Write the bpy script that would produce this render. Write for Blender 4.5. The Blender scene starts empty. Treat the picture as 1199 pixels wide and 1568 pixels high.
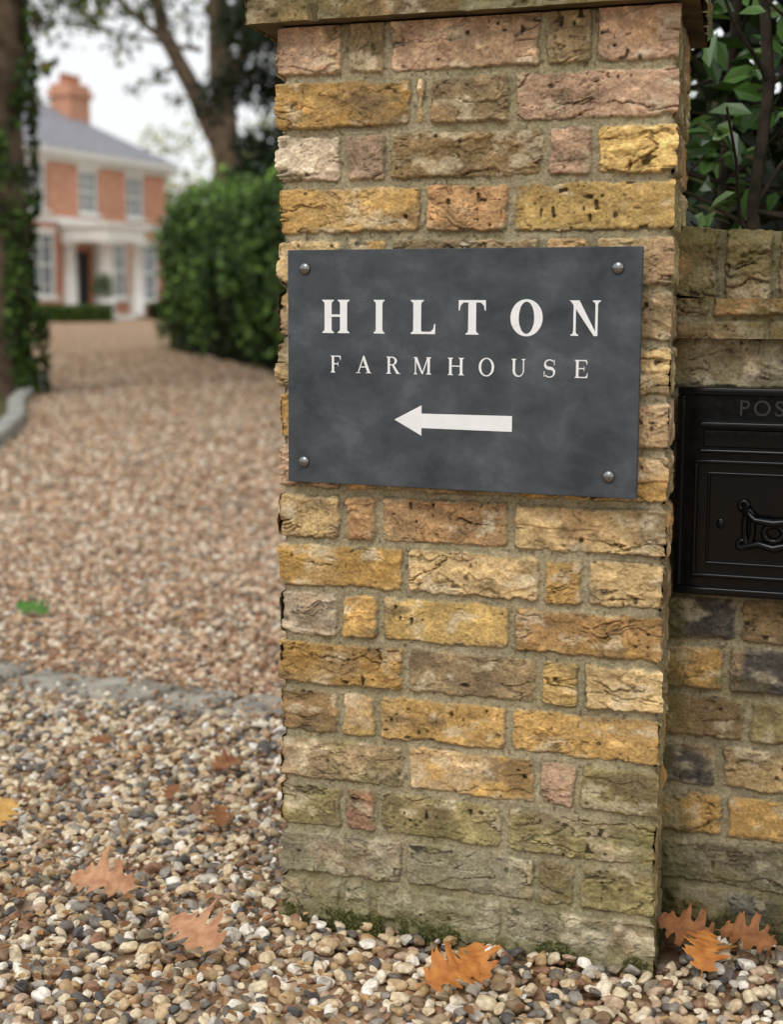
import bpy, bmesh, math, random
import numpy as np
from mathutils import Matrix, Vector
random.seed(7); rng=np.random.default_rng(7)
scn=bpy.context.scene
col=scn.collection
rad=math.radians

def lin(c):
    out=[]
    for v in c[:3]:
        v=v/255.0
        out.append(v/12.92 if v<=0.04045 else ((v+0.055)/1.055)**2.4)
    return np.array(out)
def L4(c,k=1.0):
    l=lin(c)*k
    return (float(l[0]),float(l[1]),float(l[2]),1.0)

# ---------------------------------------------------------------- helpers
def link(o,parent=None):
    col.objects.link(o)
    if parent is not None: o.parent=parent
    return o
def empty(name,loc=(0,0,0),rz=0.0):
    e=bpy.data.objects.new(name,None); e.location=loc; e.rotation_euler=(0,0,rz); e.empty_display_size=.2
    col.objects.link(e); return e
def mesh_np(name,V,F,mat=None,parent=None,cols=None,smooth=True):
    V=np.asarray(V,dtype=np.float32); F=np.asarray(F,dtype=np.int32)
    me=bpy.data.meshes.new(name)
    k=F.shape[1]; m=F.shape[0]
    me.vertices.add(len(V)); me.vertices.foreach_set("co",V.ravel())
    me.loops.add(m*k); me.loops.foreach_set("vertex_index",F.ravel())
    me.polygons.add(m)
    me.polygons.foreach_set("loop_start",np.arange(0,m*k,k,dtype=np.int32))
    me.polygons.foreach_set("loop_total",np.full(m,k,dtype=np.int32))
    me.polygons.foreach_set("use_smooth",np.full(m,smooth,dtype=bool))
    me.update(calc_edges=True)
    if cols is not None:
        at=me.color_attributes.new("Col",'FLOAT_COLOR','POINT')
        c=np.ones((len(V),4),dtype=np.float32); c[:,:3]=cols
        at.data.foreach_set("color",c.ravel())
    if mat: me.materials.append(mat)
    o=bpy.data.objects.new(name,me); link(o,parent); return o
def mesh_py(name,V,F,mat=None,parent=None,smooth=False):
    me=bpy.data.meshes.new(name); me.from_pydata([tuple(map(float,v)) for v in V],[],[tuple(map(int,f)) for f in F]); me.update()
    if smooth:
        for p in me.polygons: p.use_smooth=True
    if mat: me.materials.append(mat)
    o=bpy.data.objects.new(name,me); link(o,parent); return o
def boxes(name,lst,mat,parent=None,bevel=0.0,seg=2):
    bm=bmesh.new()
    for (x0,x1,y0,y1,z0,z1) in lst:
        r=bmesh.ops.create_cube(bm,size=1.0)
        for v in r['verts']:
            v.co=Vector(((x0+x1)/2+v.co.x*(x1-x0),(y0+y1)/2+v.co.y*(y1-y0),(z0+z1)/2+v.co.z*(z1-z0)))
    if bevel>0:
        bmesh.ops.bevel(bm,geom=list(bm.edges),offset=bevel,segments=seg,profile=.5,affect='EDGES')
    me=bpy.data.meshes.new(name); bm.to_mesh(me); bm.free()
    if bevel>0:
        for p in me.polygons: p.use_smooth=True
    me.materials.append(mat)
    o=bpy.data.objects.new(name,me); link(o,parent); 
    if bevel>0:
        m=o.modifiers.new("wn",'WEIGHTED_NORMAL'); m.keep_sharp=True
    return o

# noise
def h2(ix,iy,s):
    n=(ix.astype(np.int64)*374761393+iy.astype(np.int64)*668265263+int(s)*974634777)&0xffffffff
    n=((n^(n>>13))*1274126177)&0xffffffff
    return ((n^(n>>16))&0xffff)/65535.0
def vn(x,y,s=0):
    x=np.asarray(x,dtype=np.float64);y=np.asarray(y,dtype=np.float64)
    xf=np.floor(x);yf=np.floor(y);fx=x-xf;fy=y-yf
    fx=fx*fx*(3-2*fx);fy=fy*fy*(3-2*fy)
    a=h2(xf,yf,s);b=h2(xf+1,yf,s);c=h2(xf,yf+1,s);d=h2(xf+1,yf+1,s)
    return ((a*(1-fx)+b*fx)*(1-fy)+(c*(1-fx)+d*fx)*fy)*2-1
def fbm(x,y,s=0,o=4):
    r=0;A=1;T=0
    for i in range(o):
        r=r+A*vn(x*2**i+i*13.7,y*2**i-i*7.3,s+i*17);T+=A;A*=.5
    return r/T
def ss(a,b,x):
    t=np.clip((x-a)/(b-a),0,1);return t*t*(3-2*t)

# ---------------------------------------------------------------- materials
def newmat(name):
    m=bpy.data.materials.new(name); m.use_nodes=True
    nt=m.node_tree; b=nt.nodes['Principled BSDF']; return m,nt,b
def bump(nt,b,scale,strength,dist=.002,detail=4,coord='Object'):
    tc=nt.nodes.new('ShaderNodeTexCoord');n=nt.nodes.new('ShaderNodeTexNoise');n.inputs['Scale'].default_value=scale;n.inputs['Detail'].default_value=detail
    bp=nt.nodes.new('ShaderNodeBump');bp.inputs['Strength'].default_value=strength;bp.inputs['Distance'].default_value=dist
    nt.links.new(tc.outputs[coord],n.inputs['Vector']);nt.links.new(n.outputs['Fac'],bp.inputs['Height']);nt.links.new(bp.outputs['Normal'],b.inputs['Normal'])
    return n,tc
def ramp(nt,fac,stops,interp='LINEAR'):
    r=nt.nodes.new('ShaderNodeValToRGB');r.color_ramp.interpolation=interp
    e=r.color_ramp.elements
    e[0].position=stops[0][0];e[0].color=stops[0][1]
    e[1].position=stops[-1][0];e[1].color=stops[-1][1]
    for p,c in stops[1:-1]:
        x=e.new(p);x.color=c
    nt.links.new(fac,r.inputs['Fac']);return r
def mat_attr(name,rough=.85,bs=350,bst=.5,bd=.001,spec=.3,jit=.0):
    m,nt,b=newmat(name)
    a=nt.nodes.new('ShaderNodeAttribute');a.attribute_name='Col'
    n,tc=bump(nt,b,bs,bst,bd,5)
    r=ramp(nt,n.outputs['Fac'],[(.3,(1-jit,)*3+(1,)),(.7,(1+jit,)*3+(1,))])
    mx=nt.nodes.new('ShaderNodeMixRGB');mx.blend_type='MULTIPLY';mx.inputs[0].default_value=1
    nt.links.new(a.outputs['Color'],mx.inputs[1]);nt.links.new(r.outputs['Color'],mx.inputs[2])
    nt.links.new(mx.outputs['Color'],b.inputs['Base Color'])
    b.inputs['Roughness'].default_value=rough
    b.inputs['Specular IOR Level'].default_value=spec
    return m
def mat_noise(name,c1,c2,scale=8,rough=.7,bs=60,bst=.3,bd=.01,spec=.4,metal=0):
    m,nt,b=newmat(name)
    n2,tc=bump(nt,b,bs,bst,bd)
    n=nt.nodes.new('ShaderNodeTexNoise');n.inputs['Scale'].default_value=scale;n.inputs['Detail'].default_value=5;n.inputs['Roughness'].default_value=.6
    nt.links.new(tc.outputs['Object'],n.inputs['Vector'])
    r=ramp(nt,n.outputs['Fac'],[(.35,L4(c1)),(.65,L4(c2))])
    nt.links.new(r.outputs['Color'],b.inputs['Base Color'])
    b.inputs['Roughness'].default_value=rough;b.inputs['Specular IOR Level'].default_value=spec;b.inputs['Metallic'].default_value=metal
    return m
def mat_leaf(name,rough=.5,spec=.4,trans=.0):
    m,nt,b=newmat(name)
    a=nt.nodes.new('ShaderNodeAttribute');a.attribute_name='Col'
    nt.links.new(a.outputs['Color'],b.inputs['Base Color'])
    b.inputs['Roughness'].default_value=rough;b.inputs['Specular IOR Level'].default_value=spec
    if trans>0:
        t=nt.nodes.new('ShaderNodeBsdfTranslucent');nt.links.new(a.outputs['Color'],t.inputs['Color'])
        mx=nt.nodes.new('ShaderNodeMixShader');mx.inputs[0].default_value=trans
        nt.links.new(b.outputs[0],mx.inputs[1]);nt.links.new(t.outputs[0],mx.inputs[2])
        nt.links.new(mx.outputs[0],nt.nodes['Material Output'].inputs['Surface'])
    return m
M_brick=mat_attr('stock_brick',.92,230,.8,.0028,.2,jit=.24)
M_core=mat_noise('mortar_core',(120,110,80),(150,138,100),20,.95)
M_leaf=mat_leaf('leaf',.6,.25,.3)
M_litter=mat_leaf('litter_leaf',.7,.15,0)
M_laurel=mat_leaf('laurel_leaf',.3,.5,.1)
M_hedge=mat_leaf('hedge_leaf',.55,.22,0)
M_bark=mat_noise('bark',(62,50,38),(116,98,78),6,.95,25,.9,.03)
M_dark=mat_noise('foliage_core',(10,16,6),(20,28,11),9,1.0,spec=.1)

# ---------------------------------------------------------------- ground height
def g(Y): return np.clip((np.asarray(Y,dtype=float)-6)/48,0,1)*.6-.012

# ---------------------------------------------------------------- brick panels
BC=dict(amb=(190,153,94),dam=(166,132,78),pnk=(182,151,124),org=(178,140,98),tan=(198,170,122),brn=(138,116,82),
        pal=(198,180,154),olv=(150,137,94),gry=(146,138,114),red=(150,116,90),dgr=(88,83,77),gbr=(152,131,98),yel=(200,168,106))
BCL={k:lin(v) for k,v in BC.items()}
MORT=lin((154,143,115))
def panel(name,W,z0,rows,res,seed,parent,place,moss=None,e=.0066,eL=True,eR=True,dark=1.0,hm=.0052,mort=MORT):
    H=sum(r[0] for r in rows)
    na=int(W/res)+1;nz=int(H/res)+1
    a,z=np.meshgrid(np.linspace(0,W,na),np.linspace(0,H,nz))
    aw=a+.0036*fbm(a*28,z*28,seed,4)
    zw=z+.0034*fbm(a*26,z*26,seed+5,4)+.0026*vn(a*4.5,z*1.3,seed+9)
    zb=np.concatenate([[0],np.cumsum([r[0] for r in rows])])
    ri=np.clip(np.searchsorted(zb,zw)-1,0,len(rows)-1)
    bot=zb[ri].copy();top=zb[ri+1].copy()
    bot[ri==0]-=.02; top[ri==len(rows)-1]+=.02
    dz=np.minimum(zw-bot,top-zw)-hm
    da=np.zeros_like(a);bid=np.zeros(a.shape,dtype=int);cc=np.zeros(a.shape+(3,));c2=np.zeros(a.shape+(3,));off=np.zeros_like(a);ta=np.zeros_like(a);cen=np.zeros_like(a);rg=np.ones_like(a)
    nb=0;rr=random.Random(seed)
    for i,(hh,js,cl) in enumerate(rows):
        m=ri==i
        if not m.any(): 
            nb+=len(js)+1;continue
        J=np.array([-.02]+list(js)+[W+.02])
        k=np.clip(np.searchsorted(J,aw[m])-1,0,len(J)-2)
        da[m]=np.minimum(aw[m]-J[k],J[k+1]-aw[m])-hm
        bid[m]=nb+k
        keys=[cl[j%len(cl)] for j in range(len(J)-1)]
        C=np.array([BCL[q]*rr.uniform(.86,1.1) for q in keys])
        alt=np.array([BCL[rr.choice(['pnk','gbr','brn','tan','org','dam','pal','gbr','brn'])] for q in keys])
        O=np.array([rr.uniform(-.002,.0025) for q in keys]);T=np.array([rr.uniform(-.016,.016) for q in keys]);G=np.array([rr.uniform(.6,1.6) for q in keys])
        cc[m]=C[k];c2[m]=alt[k];off[m]=O[k];ta[m]=T[k];rg[m]=G[k];cen[m]=(J[k]+J[k+1])/2
        nb+=len(J)-1
    r=.007
    dd=np.minimum(da,dz)
    both=(da<r)&(dz<r)
    dd=np.where(both,r-np.sqrt((r-da)**2+(r-dz)**2),dd)
    ua=a+bid*1.37;uz=z+bid*.71
    dd=dd+.0018*fbm(ua*130,uz*130,seed+3,2)+.0062*np.minimum(0,fbm(ua*42,uz*42,seed+4,3)+.12)
    f=np.clip(dd/.0040,0,1);prof=np.sqrt(np.clip(1-(1-f)**2,0,1))
    mort_h=.0014+.0030*fbm(a*60,z*60,seed+21,5)+.001*vn(a*9,z*9,seed+22)
    n1=fbm(ua*16,uz*24,seed+31,5)
    n2=fbm(ua*55,uz*80,seed+33,5)
    n3=vn(ua*240,uz*260,seed+34)+.6*vn(ua*410,uz*410,seed+35)
    wx=.02*fbm(ua*22,uz*22,seed+41,3)
    q=fbm((ua+wx)*10,(uz+wx*.8)*40,seed+43,5)
    pm=ss(-.25,.15,fbm(ua*14,uz*16,seed+45,2))
    cr=np.exp(-(q/.028)**2)*pm
    st=ss(-.02,.02,q)*.0018*rg
    q2=fbm((ua-wx)*26,(uz+wx)*62,seed+47,4)
    cr2=np.exp(-(q2/.045)**2)*ss(-.15,.3,fbm(ua*20,uz*20,seed+48,2))
    pn=vn(ua*115+2*wx,uz*115,seed+51)
    pm2=ss(.0,.35,fbm(ua*20,uz*24,seed+52,2))
    pit=ss(.58,.8,pn)*pm2
    pn3=vn(ua*230,uz*230,seed+53);pit=np.maximum(pit,ss(.78,.92,pn3)*.8*ss(-.2,.3,fbm(ua*9,uz*9,seed+54,2)))
    face=e+off+(a-cen)*ta+(.0028*n1+.0022*n2+.0004*n3-.003*cr-.0016*cr2)*rg+st-.0026*pit
    h=mort_h*(1-prof)+face*prof
    w=np.zeros_like(a)
    if eL: w-=np.clip(1-a/.014,0,1)**1.5
    if eR: w+=np.clip(1-(W-a)/.014,0,1)**1.5
    ap=a+h*w*.96
    h=h-.0022*np.abs(w)**2
    # colours
    c=cc*(1+.26*n1+.28*n2)[...,None]
    m=(ss(.0,.45,fbm(ua*12+5,uz*17,seed+61,4))*.5)[...,None]
    c=c*(1-m)+c2*(1+.3*n2)[...,None]*m
    sp=ss(.04,.5,fbm(ua*20,uz*32,seed+63,5))*.62
    c=c*(1-sp[...,None])+lin((98,85,66))*sp[...,None]
    pl=ss(.18,.5,fbm(ua*30,uz*42,seed+64,4))*.5
    c=c*(1-pl[...,None])+lin((214,199,168))*pl[...,None]
    hl=ss(.1,.6,n2+.3*n1)*.3
    c=c*(1+hl)[...,None]
    c=c*(1-.62*cr*np.minimum(rg,1)-.42*cr2)[...,None]
    c=c*(1-pit[...,None]*.85)
    mc=mort*(1+.26*fbm(a*45,z*45,seed+71,5)+.12*fbm(a*9,z*9,seed+72,2))[...,None]
    gm=(ss(-.1,.5,fbm(a*7,z*9,seed+75,3))*.35)[...,None]
    mc=mc*(1-gm)+lin((120,113,80))*gm
    mpit=ss(.6,.85,vn(a*190,z*190,seed+77));mc=mc*(1-.5*mpit)[...,None]
    sm=np.clip(ss(.0065,.0,dd),0,1)*ss(-.3,.5,fbm(a*70,z*70,seed+73,3))*.7
    k=np.clip(1-prof*1.1,0,1);k=np.maximum(k,sm)[...,None]
    c=c*(1-k)+mc*k
    edge=np.exp(-((dd+.0004)/.0011)**2)*ss(-.2,.5,fbm(a*24,z*24,seed+79,3))
    c=c*(1-.5*edge)[...,None]
    c=c*(1+.15*n3)[...,None]
    gr=ss(-.2,.7,fbm(a*3.2,z*3.2,seed+83,4))
    c=c*(1-.18*gr)[...,None]*1.07
    if moss is not None:
        mm=moss(a,z+z0)
        mk=np.clip(ss(.25,.8,mm+.5*fbm(a*14,z*14,seed+91,5)+.16*fbm(a*80,z*80,seed+92,2)),0,1)*.6
        gcol=lin((112,107,64))*(1+.35*fbm(a*30,z*30,seed+93,4))[...,None]
        c=c*(1-mk[...,None])+gcol*mk[...,None]
        wl=ss(.1,.5,fbm(a*24,z*30,seed+98,4))*ss(.2,.6,mm)*.4
        c=c*(1-wl[...,None])+lin((178,172,146))*wl[...,None]
        dk=np.clip(ss(.85,1.3,mm+.4*fbm(a*18,z*22,seed+94,4)),0,1)
        c=c*(1-dk[...,None]*.85)+lin((56,56,30))*(1+.3*n3)[...,None]*dk[...,None]*.85
        h=h+dk*.004*(1+fbm(a*120,z*120,seed+95,2))
    c=np.clip(c*dark,.004,.9)
    X,Y,Z=place(ap,z+z0,h)
    V=np.stack([X,Y,Z],-1).reshape(-1,3)
    idx=np.arange(na*nz).reshape(nz,na)
    F=np.stack([idx[:-1,:-1],idx[:-1,1:],idx[1:,1:],idx[1:,:-1]],-1).reshape(-1,4)
    return mesh_np(name,V,F,M_brick,parent,c.reshape(-1,3))

# pillar frame ------------------------------------------------------
A=np.array([-.1674,2.295]);ANG=math.atan2(-.343,.939)
PW=.570; s0=.005
dl,dr=2.295,2.096
def pj(xl,xr,js):
    out=[]
    for x in js:
        t=(x-xl)/(xr-xl);u=(t/dr)/((1-t)/dl+t/dr);out.append(u*PW)
    return out
R=[ # top->bottom
 (425,1040,[524,590,835,914],['pnk','gbr','pnk','gbr','pnk']),
 (425,1036,[630,652,785],['dam','tan','gbr','pnk']),
 (425,1034,[520,590,838,914],['pal','pnk','brn','pnk','yel']),
 (427,1031,[645,784],['amb','org','yel']),
 (427,1028,[522,590,835,912],['tan','amb','gbr','org','tan']),
 (427,1026,[636,784],['amb','org','gbr']),
 (427,1024,[520,585,800,905],['gbr','amb','tan','org','tan']),
 (427,1021,[622,830],['amb','org','tan']),
 (427,1018,[520,580,790],['pnk','amb','gbr','amb']),
 (428,1015,[520,576,782],['tan','org','org','tan']),
 (428,1013,[617,830,897],['dam','tan','amb','tan']),
 (430,1010,[516,578,783],['pal','amb','yel','dam']),
 (430,1008,[618,826,892],['dam','gbr','yel','tan']),
 (430,1007,[516,574,779],['brn','yel','amb','amb']),
 (430,1006,[618,825,889],['olv','amb','pnk','olv']),
 (430,1004,[521,575,775],['olv','red','olv','olv']),
 (430,1001,[615,823,888],['gry','gry','gbr','olv']),
 (430,998,[518,565,770],['gry','gry','gry','gry'])]
rowsP=[(.075,pj(xl,xr,js),c) for xl,xr,js,c in R][::-1]
rowsP[0]=(.115,rowsP[0][1],rowsP[0][2])
pil=empty('brick_pillar',(A[0],A[1],0),ANG)
DS=.34
wd=np.array([.225,.9744]);e1=np.array([math.cos(ANG),math.sin(ANG)]);e2=np.array([-math.sin(ANG),math.cos(ANG)])
sx,sy=float(wd@e1),float(wd@e2)
def mossP(a,z):
    return .98*ss(.46,.0,z)*.6+.55*ss(.045,.0,z)+.22*ss(1.2,1.36,z)+.12*vn(a*5,z*5,88)-.02
def plF(a,z,h): return s0+a,-h+.006+0*a,z
def plR(a,z,h): return s0+PW+a*sx+h*sy, .006+a*sy-h*sx, z
def plL(a,z,h): return s0+(DS-a)*sx-h*sy, .006+(DS-a)*sy+h*sx, z
def plB(a,z,h): return s0+PW+DS*sx-a, .006+DS*sy+h, z
panel('front_bricks',PW,-.04,rowsP,.0014,11,pil,plF,mossP)
def randrows(W,n,h,seed,pal):
    r=random.Random(seed);out=[]
    for i in range(n):
        js=[];x=.102 if i%2 else .215
        while x<W-.04: js.append(x);x+= .225 if (i%2==0 or r.random()<.6) else .112
        out.append((h+(.04 if i==0 else 0),js,[r.choice(pal) for _ in range(len(js)+1)]))
    return out
pp=['amb','gbr','tan','org','brn','gbr','olv']
panel('side_bricks',DS,-.04,randrows(DS,18,.075,3,pp),.002,23,pil,plR,lambda a,z:mossP(a,z)+.3)
panel('gateway_side_bricks',DS,-.04,randrows(DS,18,.075,4,pp),.003,29,pil,plL,mossP)
panel('back_bricks',PW,-.04,randrows(PW,18,.075,5,pp),.005,37,pil,plB,mossP)
def prism(name,pts,z0,z1,mat,parent):
    n=len(pts);V=[(x,y,z0) for x,y in pts]+[(x,y,z1) for x,y in pts]
    F=[tuple(range(n))[::-1],tuple(range(n,2*n))]+[(i,(i+1)%n,n+(i+1)%n,n+i) for i in range(n)]
    me=bpy.data.meshes.new(name);me.from_pydata([tuple(map(float,v)) for v in V],[],F);me.materials.append(mat)
    o=bpy.data.objects.new(name,me);link(o,parent);return o
c_=.0025
prism('core',[(s0+c_,.006+c_),(s0+PW-c_,.006+c_),(s0+PW+DS*sx-c_,.006+DS*sy-c_),(s0+DS*sx+c_,.006+DS*sy-c_)],-.1,1.352,M_core,pil)
o_=.036
capW=PW+2*o_;capD=DS+2*o_
rc=[(.07,[.1,.33,.43],['gbr','brn','olv','brn']),(.075,[.21,.32,.54],['brn','olv','gbr','brn'])]
mc_=lambda a,z:.5+0*a
def cF(a,z,h): return s0-o_+a,-h+.006-o_+0*a,z
def cR(a,z,h): return s0-o_+capW+a*sx+h, .006-o_+a*sy, z
def cL(a,z,h): return s0-o_+(capD-a)*sx-h, .006-o_+(capD-a)*sy, z
panel('cap_front',capW,1.352,rc,.002,41,pil,cF,mc_,dark=.85)
panel('cap_side',capD,1.352,[(.07,[.11,.22],['brn','olv','gbr']),(.075,[.1,.32],['brn','gbr','olv'])],.003,43,pil,cR,mc_,dark=.8)
panel('cap_gateway_side',capD,1.352,[(.07,[.11,.22],['brn','olv','gbr']),(.075,[.1,.32],['brn','gbr','olv'])],.003,44,pil,cL,mc_)
x0,y0=s0-o_,.006-o_
q=[(x0-.001,y0-.001),(x0+capW+.001,y0-.001),(x0+capW+capD*sx+.001,y0+capD*sy),(x0+capD*sx-.001,y0+capD*sy)]
M_cap=mat_noise('weathered_cap',(64,58,38),(112,96,68),18,.95,120,.7,.006)
prism('cap_core',q,1.3535,1.495,M_cap,pil)
cx=sum(p[0] for p in q)/4;cy=sum(p[1] for p in q)/4
q2=[((p[0]-cx)*1.06+cx,(p[1]-cy)*1.06+cy) for p in q]
prism('cap_stone',q2,1.4975,1.545,M_cap,pil)
mesh_py('cap_top',[(p[0],p[1],1.5452) for p in q2]+[(cx,cy,1.62)],[(0,1,4),(1,2,4),(2,3,4),(3,0,4)],M_cap,pil)

# ---------------------------------------------------------------- side wall
Wo=A+ (s0+PW)*e1 + .006*e2 + .17*wd
wall=empty('brick_wall',(Wo[0],Wo[1],0),ANG)
WL=1.7
r_=random.Random(12)
pw=['gbr','brn','dgr','olv','gbr','amb','gry','brn','gry','gbr']
rw=[]
for i in range(12):
    js=[];x=[.105,.2][i%2]+r_.uniform(-.01,.01)
    while x<WL-.05: js.append(x);x+=.222 if r_.random()<.6 else .11
    rw.append((.0755+(.04 if i==0 else 0),js,[r_.choice(pw) for _ in range(len(js)+1)]))
rw[5]=(rw[5][0],[.098,.2,.42,.64,.86,1.08,1.3,1.52],['amb','dgr','gbr','tan'])
rw[4]=(rw[4][0],[.13,.34,.56,.78,1.,1.2,1.42],['brn','olv','gbr'])
rw[3]=(rw[3][0],[.09,.3,.52,.74,.96,1.2,1.42],['dgr','tan','gbr'])
def mossW(a,z): return .2+.5*ss(.3,.0,z)+.6*ss(.06,0,z)+.5*ss(.07,.0,a)
panel('wall_bricks',WL,-.04,rw,.0022,53,wall,lambda a,z,h:(a,-h,z),mossW,eL=False,eR=False,dark=.82)
boxes('wall_core',[(0.0,WL,.0025,.215,-.1,.912)],M_core,wall)
tr=[(.027,[.14,.31,.48,.65,.82,.99,1.16,1.33,1.5],['gbr','brn','gbr','brn']),(.03,[.06,.22,.4,.57,.74,.9,1.07,1.24,1.4,1.57],['gbr','org','brn','brn'])]
panel('tile_creasing',WL,.907,tr,.002,57,wall,lambda a,z,h:(a,-h*1.6-.026,z),lambda a,z:.42+0*a,eL=False,eR=False,hm=.003,dark=.75)
boxes('creasing_core',[(0.0,WL,-.027,.247,.9075,.9635)],M_cap,wall)
ek=[(.1,[.078*i+.07 for i in range(21)],['olv','gbr','brn','olv','gbr'])]
panel('coping_front',WL,.965,ek,.002,59,wall,lambda a,z,h:(a,-h*1.5+.003+.5*np.maximum(0,z-1.045)+.004*vn(a*13,z*0,4),z+.006*vn(a*12.8,z*0,7)),lambda a,z:.42+.5*ss(1.0,1.06,z),e=.009,eL=False,eR=False,dark=.72)
ek2=[(.21,[.078*i+.07 for i in range(21)],['olv','gbr','brn','olv','gbr'])]
panel('coping_top',WL,0,ek2,.004,61,wall,lambda a,z,h:(a,z+.008,1.056+h+.006*vn(a*12.8,z*0,7)),lambda a,z:.75+0*a,e=.009,eL=False,eR=False,dark=.75)
boxes('coping_core',[(0.0,WL,.0085,.212,.9640,1.050)],M_cap,wall)

# ---------------------------------------------------------------- post box
def newgloss(name,c,rough,metal=0,spec=.5,bst=.12):
    m,nt,b=newmat(name);b.inputs['Base Color'].default_value=c;b.inputs['Roughness'].default_value=rough;b.inputs['Metallic'].default_value=metal;b.inputs['Specular IOR Level'].default_value=spec
    n,tc=bump(nt,b,90,bst,.002,3)
    rr=ramp(nt,n.outputs['Fac'],[(.3,(rough*.8,)*3+(1,)),(.7,(min(1,rough*1.3),)*3+(1,))]);nt.links.new(rr.outputs['Color'],b.inputs['Roughness'])
    return m
M_blk=newgloss('black_paint',(.0025,.0027,.0034,1),.13,0,.26,.10)
pb=empty('post_box',(Wo[0],Wo[1],0),ANG)
b0,b1,z0,z1=.022,.30,.536,.833
boxes('casing',[(b0,b1,-.03,.05,z0,z1)],M_blk,pb,.004,3)
def frame(x0,x1,za,zb,t,y0,y1):
    return [(x0,x1,y0,y1,zb-t,zb),(x0,x1,y0,y1,za,za+t),(x0,x0+t,y0,y1,za+t,zb-t),(x1-t,x1,y0,y1,za+t,zb-t)]
boxes('front_frame',frame(b0-.004,b1+.004,z0-.004,z1+.004,.012,-.040,-.028),M_blk,pb,.0028,2)
boxes('slot_hood',[(b0+.03,b1-.03,-.050,-.029,.779,.788),(b0+.03,b1-.03,-.043,-.029,.742,.748)],M_blk,pb,.0025,2)
boxes('slot_flap',[(b0+.034,b1-.034,-.0355,-.029,.75,.776)],M_blk,pb,.002,2)
boxes('door_mould_outer',frame(b0+.022,b1-.022,z0+.022,.732,.006,-.037,-.029),M_blk,pb,.002,2)
boxes('door_mould_inner',frame(b0+.042,b1-.042,z0+.042,.714,.004,-.035,-.029),M_blk,pb,.0015,2)
def uv(name,r,loc,sc,mat,parent,seg=20):
    bm=bmesh.new();bmesh.ops.create_uvsphere(bm,u_segments=seg,v_segments=seg//2,radius=r)
    for v in bm.verts: v.co=Vector((v.co.x*sc[0]+loc[0],v.co.y*sc[1]+loc[1],v.co.z*sc[2]+loc[2]))
    me=bpy.data.meshes.new(name);bm.to_mesh(me);bm.free()
    for p in me.polygons:p.use_smooth=True
    me.materials.append(mat);o=bpy.data.objects.new(name,me);link(o,parent);return o
uv('keyhole_cover',.006,(b0+.062,-.03,.638),(1,.5,1.3),M_blk,pb)
def tube_arrays(pts,rads,n=8):
    V=[];F=[]
    pts=[Vector(p) for p in pts]
    for i,p in enumerate(pts):
        d=(pts[min(i+1,len(pts)-1)]-pts[max(i-1,0)]).normalized()
        a=d.orthogonal().normalized() if i==0 else (pa-d*pa.dot(d)).normalized()
        pa=a;b=d.cross(a)
        for k in range(n):
            t=2*math.pi*k/n;V.append(p+(a*math.cos(t)+b*math.sin(t))*rads[i])
    for i in range(len(pts)-1):
        for k in range(n):
            F.append((i*n+k,i*n+(k+1)%n,(i+1)*n+(k+1)%n,(i+1)*n+k))
    return V,F
def tubes(name,lst,mat,parent,n=8,noise=0):
    V=[];F=[]
    for pts,rads in lst:
        v,f=tube_arrays(pts,rads,n);o=len(V);V+=v;F+=[tuple(i+o for i in q) for q in f]
    if noise>0:
        V=[v+Vector((random.uniform(-1,1),random.uniform(-1,1),random.uniform(-1,1)))*noise for v in V]
    return mesh_py(name,V,F,mat,parent,True)
ccx=(b0+b1)/2
def arc(cx,cz,rx,rz,a0,a1,n=14,y=-.035): return [(cx+rx*math.cos(rad(a0+(a1-a0)*i/n)),y,cz+rz*math.sin(rad(a0+(a1-a0)*i/n))) for i in range(n+1)]
cr=[]
cr.append(([(ccx-.042,-.032,.662),(ccx-.040,-.046,.66),(ccx-.026,-.05,.648),(ccx,-.052,.645),(ccx+.026,-.05,.648),(ccx+.040,-.046,.66),(ccx+.042,-.032,.662)],[.006,.0055,.0045,.006,.0045,.0055,.006]))
cr.append(([(ccx-.046,-.034,.606),(ccx-.02,-.037,.612),(ccx,-.038,.606),(ccx+.02,-.037,.612),(ccx+.046,-.034,.606)],[.005,.006,.007,.006,.005]))
for s in (-1,1):
    cr.append((arc(ccx+s*.036,.635,.006,.026,0,360),[.0045]*15))
    cr.append((arc(ccx+s*.044,.61,.007,.006,0,360),[.004]*15))
    cr.append((arc(ccx+s*.044,.667,.006,.006,0,360),[.004]*15))
cr.append((arc(ccx,.628,.014,.012,0,360),[.005]*15))
tubes('crest_handle',cr,M_blk,pb)
fc=bpy.data.curves.new('post_lettering','FONT');fc.body='POST';fc.size=.032;fc.extrude=.0015;fc.space_character=1.25;fc.align_x='CENTER'
to=bpy.data.objects.new('post_lettering_tmp',fc);col.objects.link(to)
dg=bpy.context.evaluated_depsgraph_get();me=bpy.data.meshes.new_from_object(to.evaluated_get(dg));bpy.data.objects.remove(to)
me.materials.clear();me.materials.append(newgloss('worn_black',(.018,.018,.021,1),.3))
po=bpy.data.objects.new('post_lettering',me);link(po,pb);po.rotation_euler=(rad(90),0,0);po.location=(ccx-.012,-.0305,.797)

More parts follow.
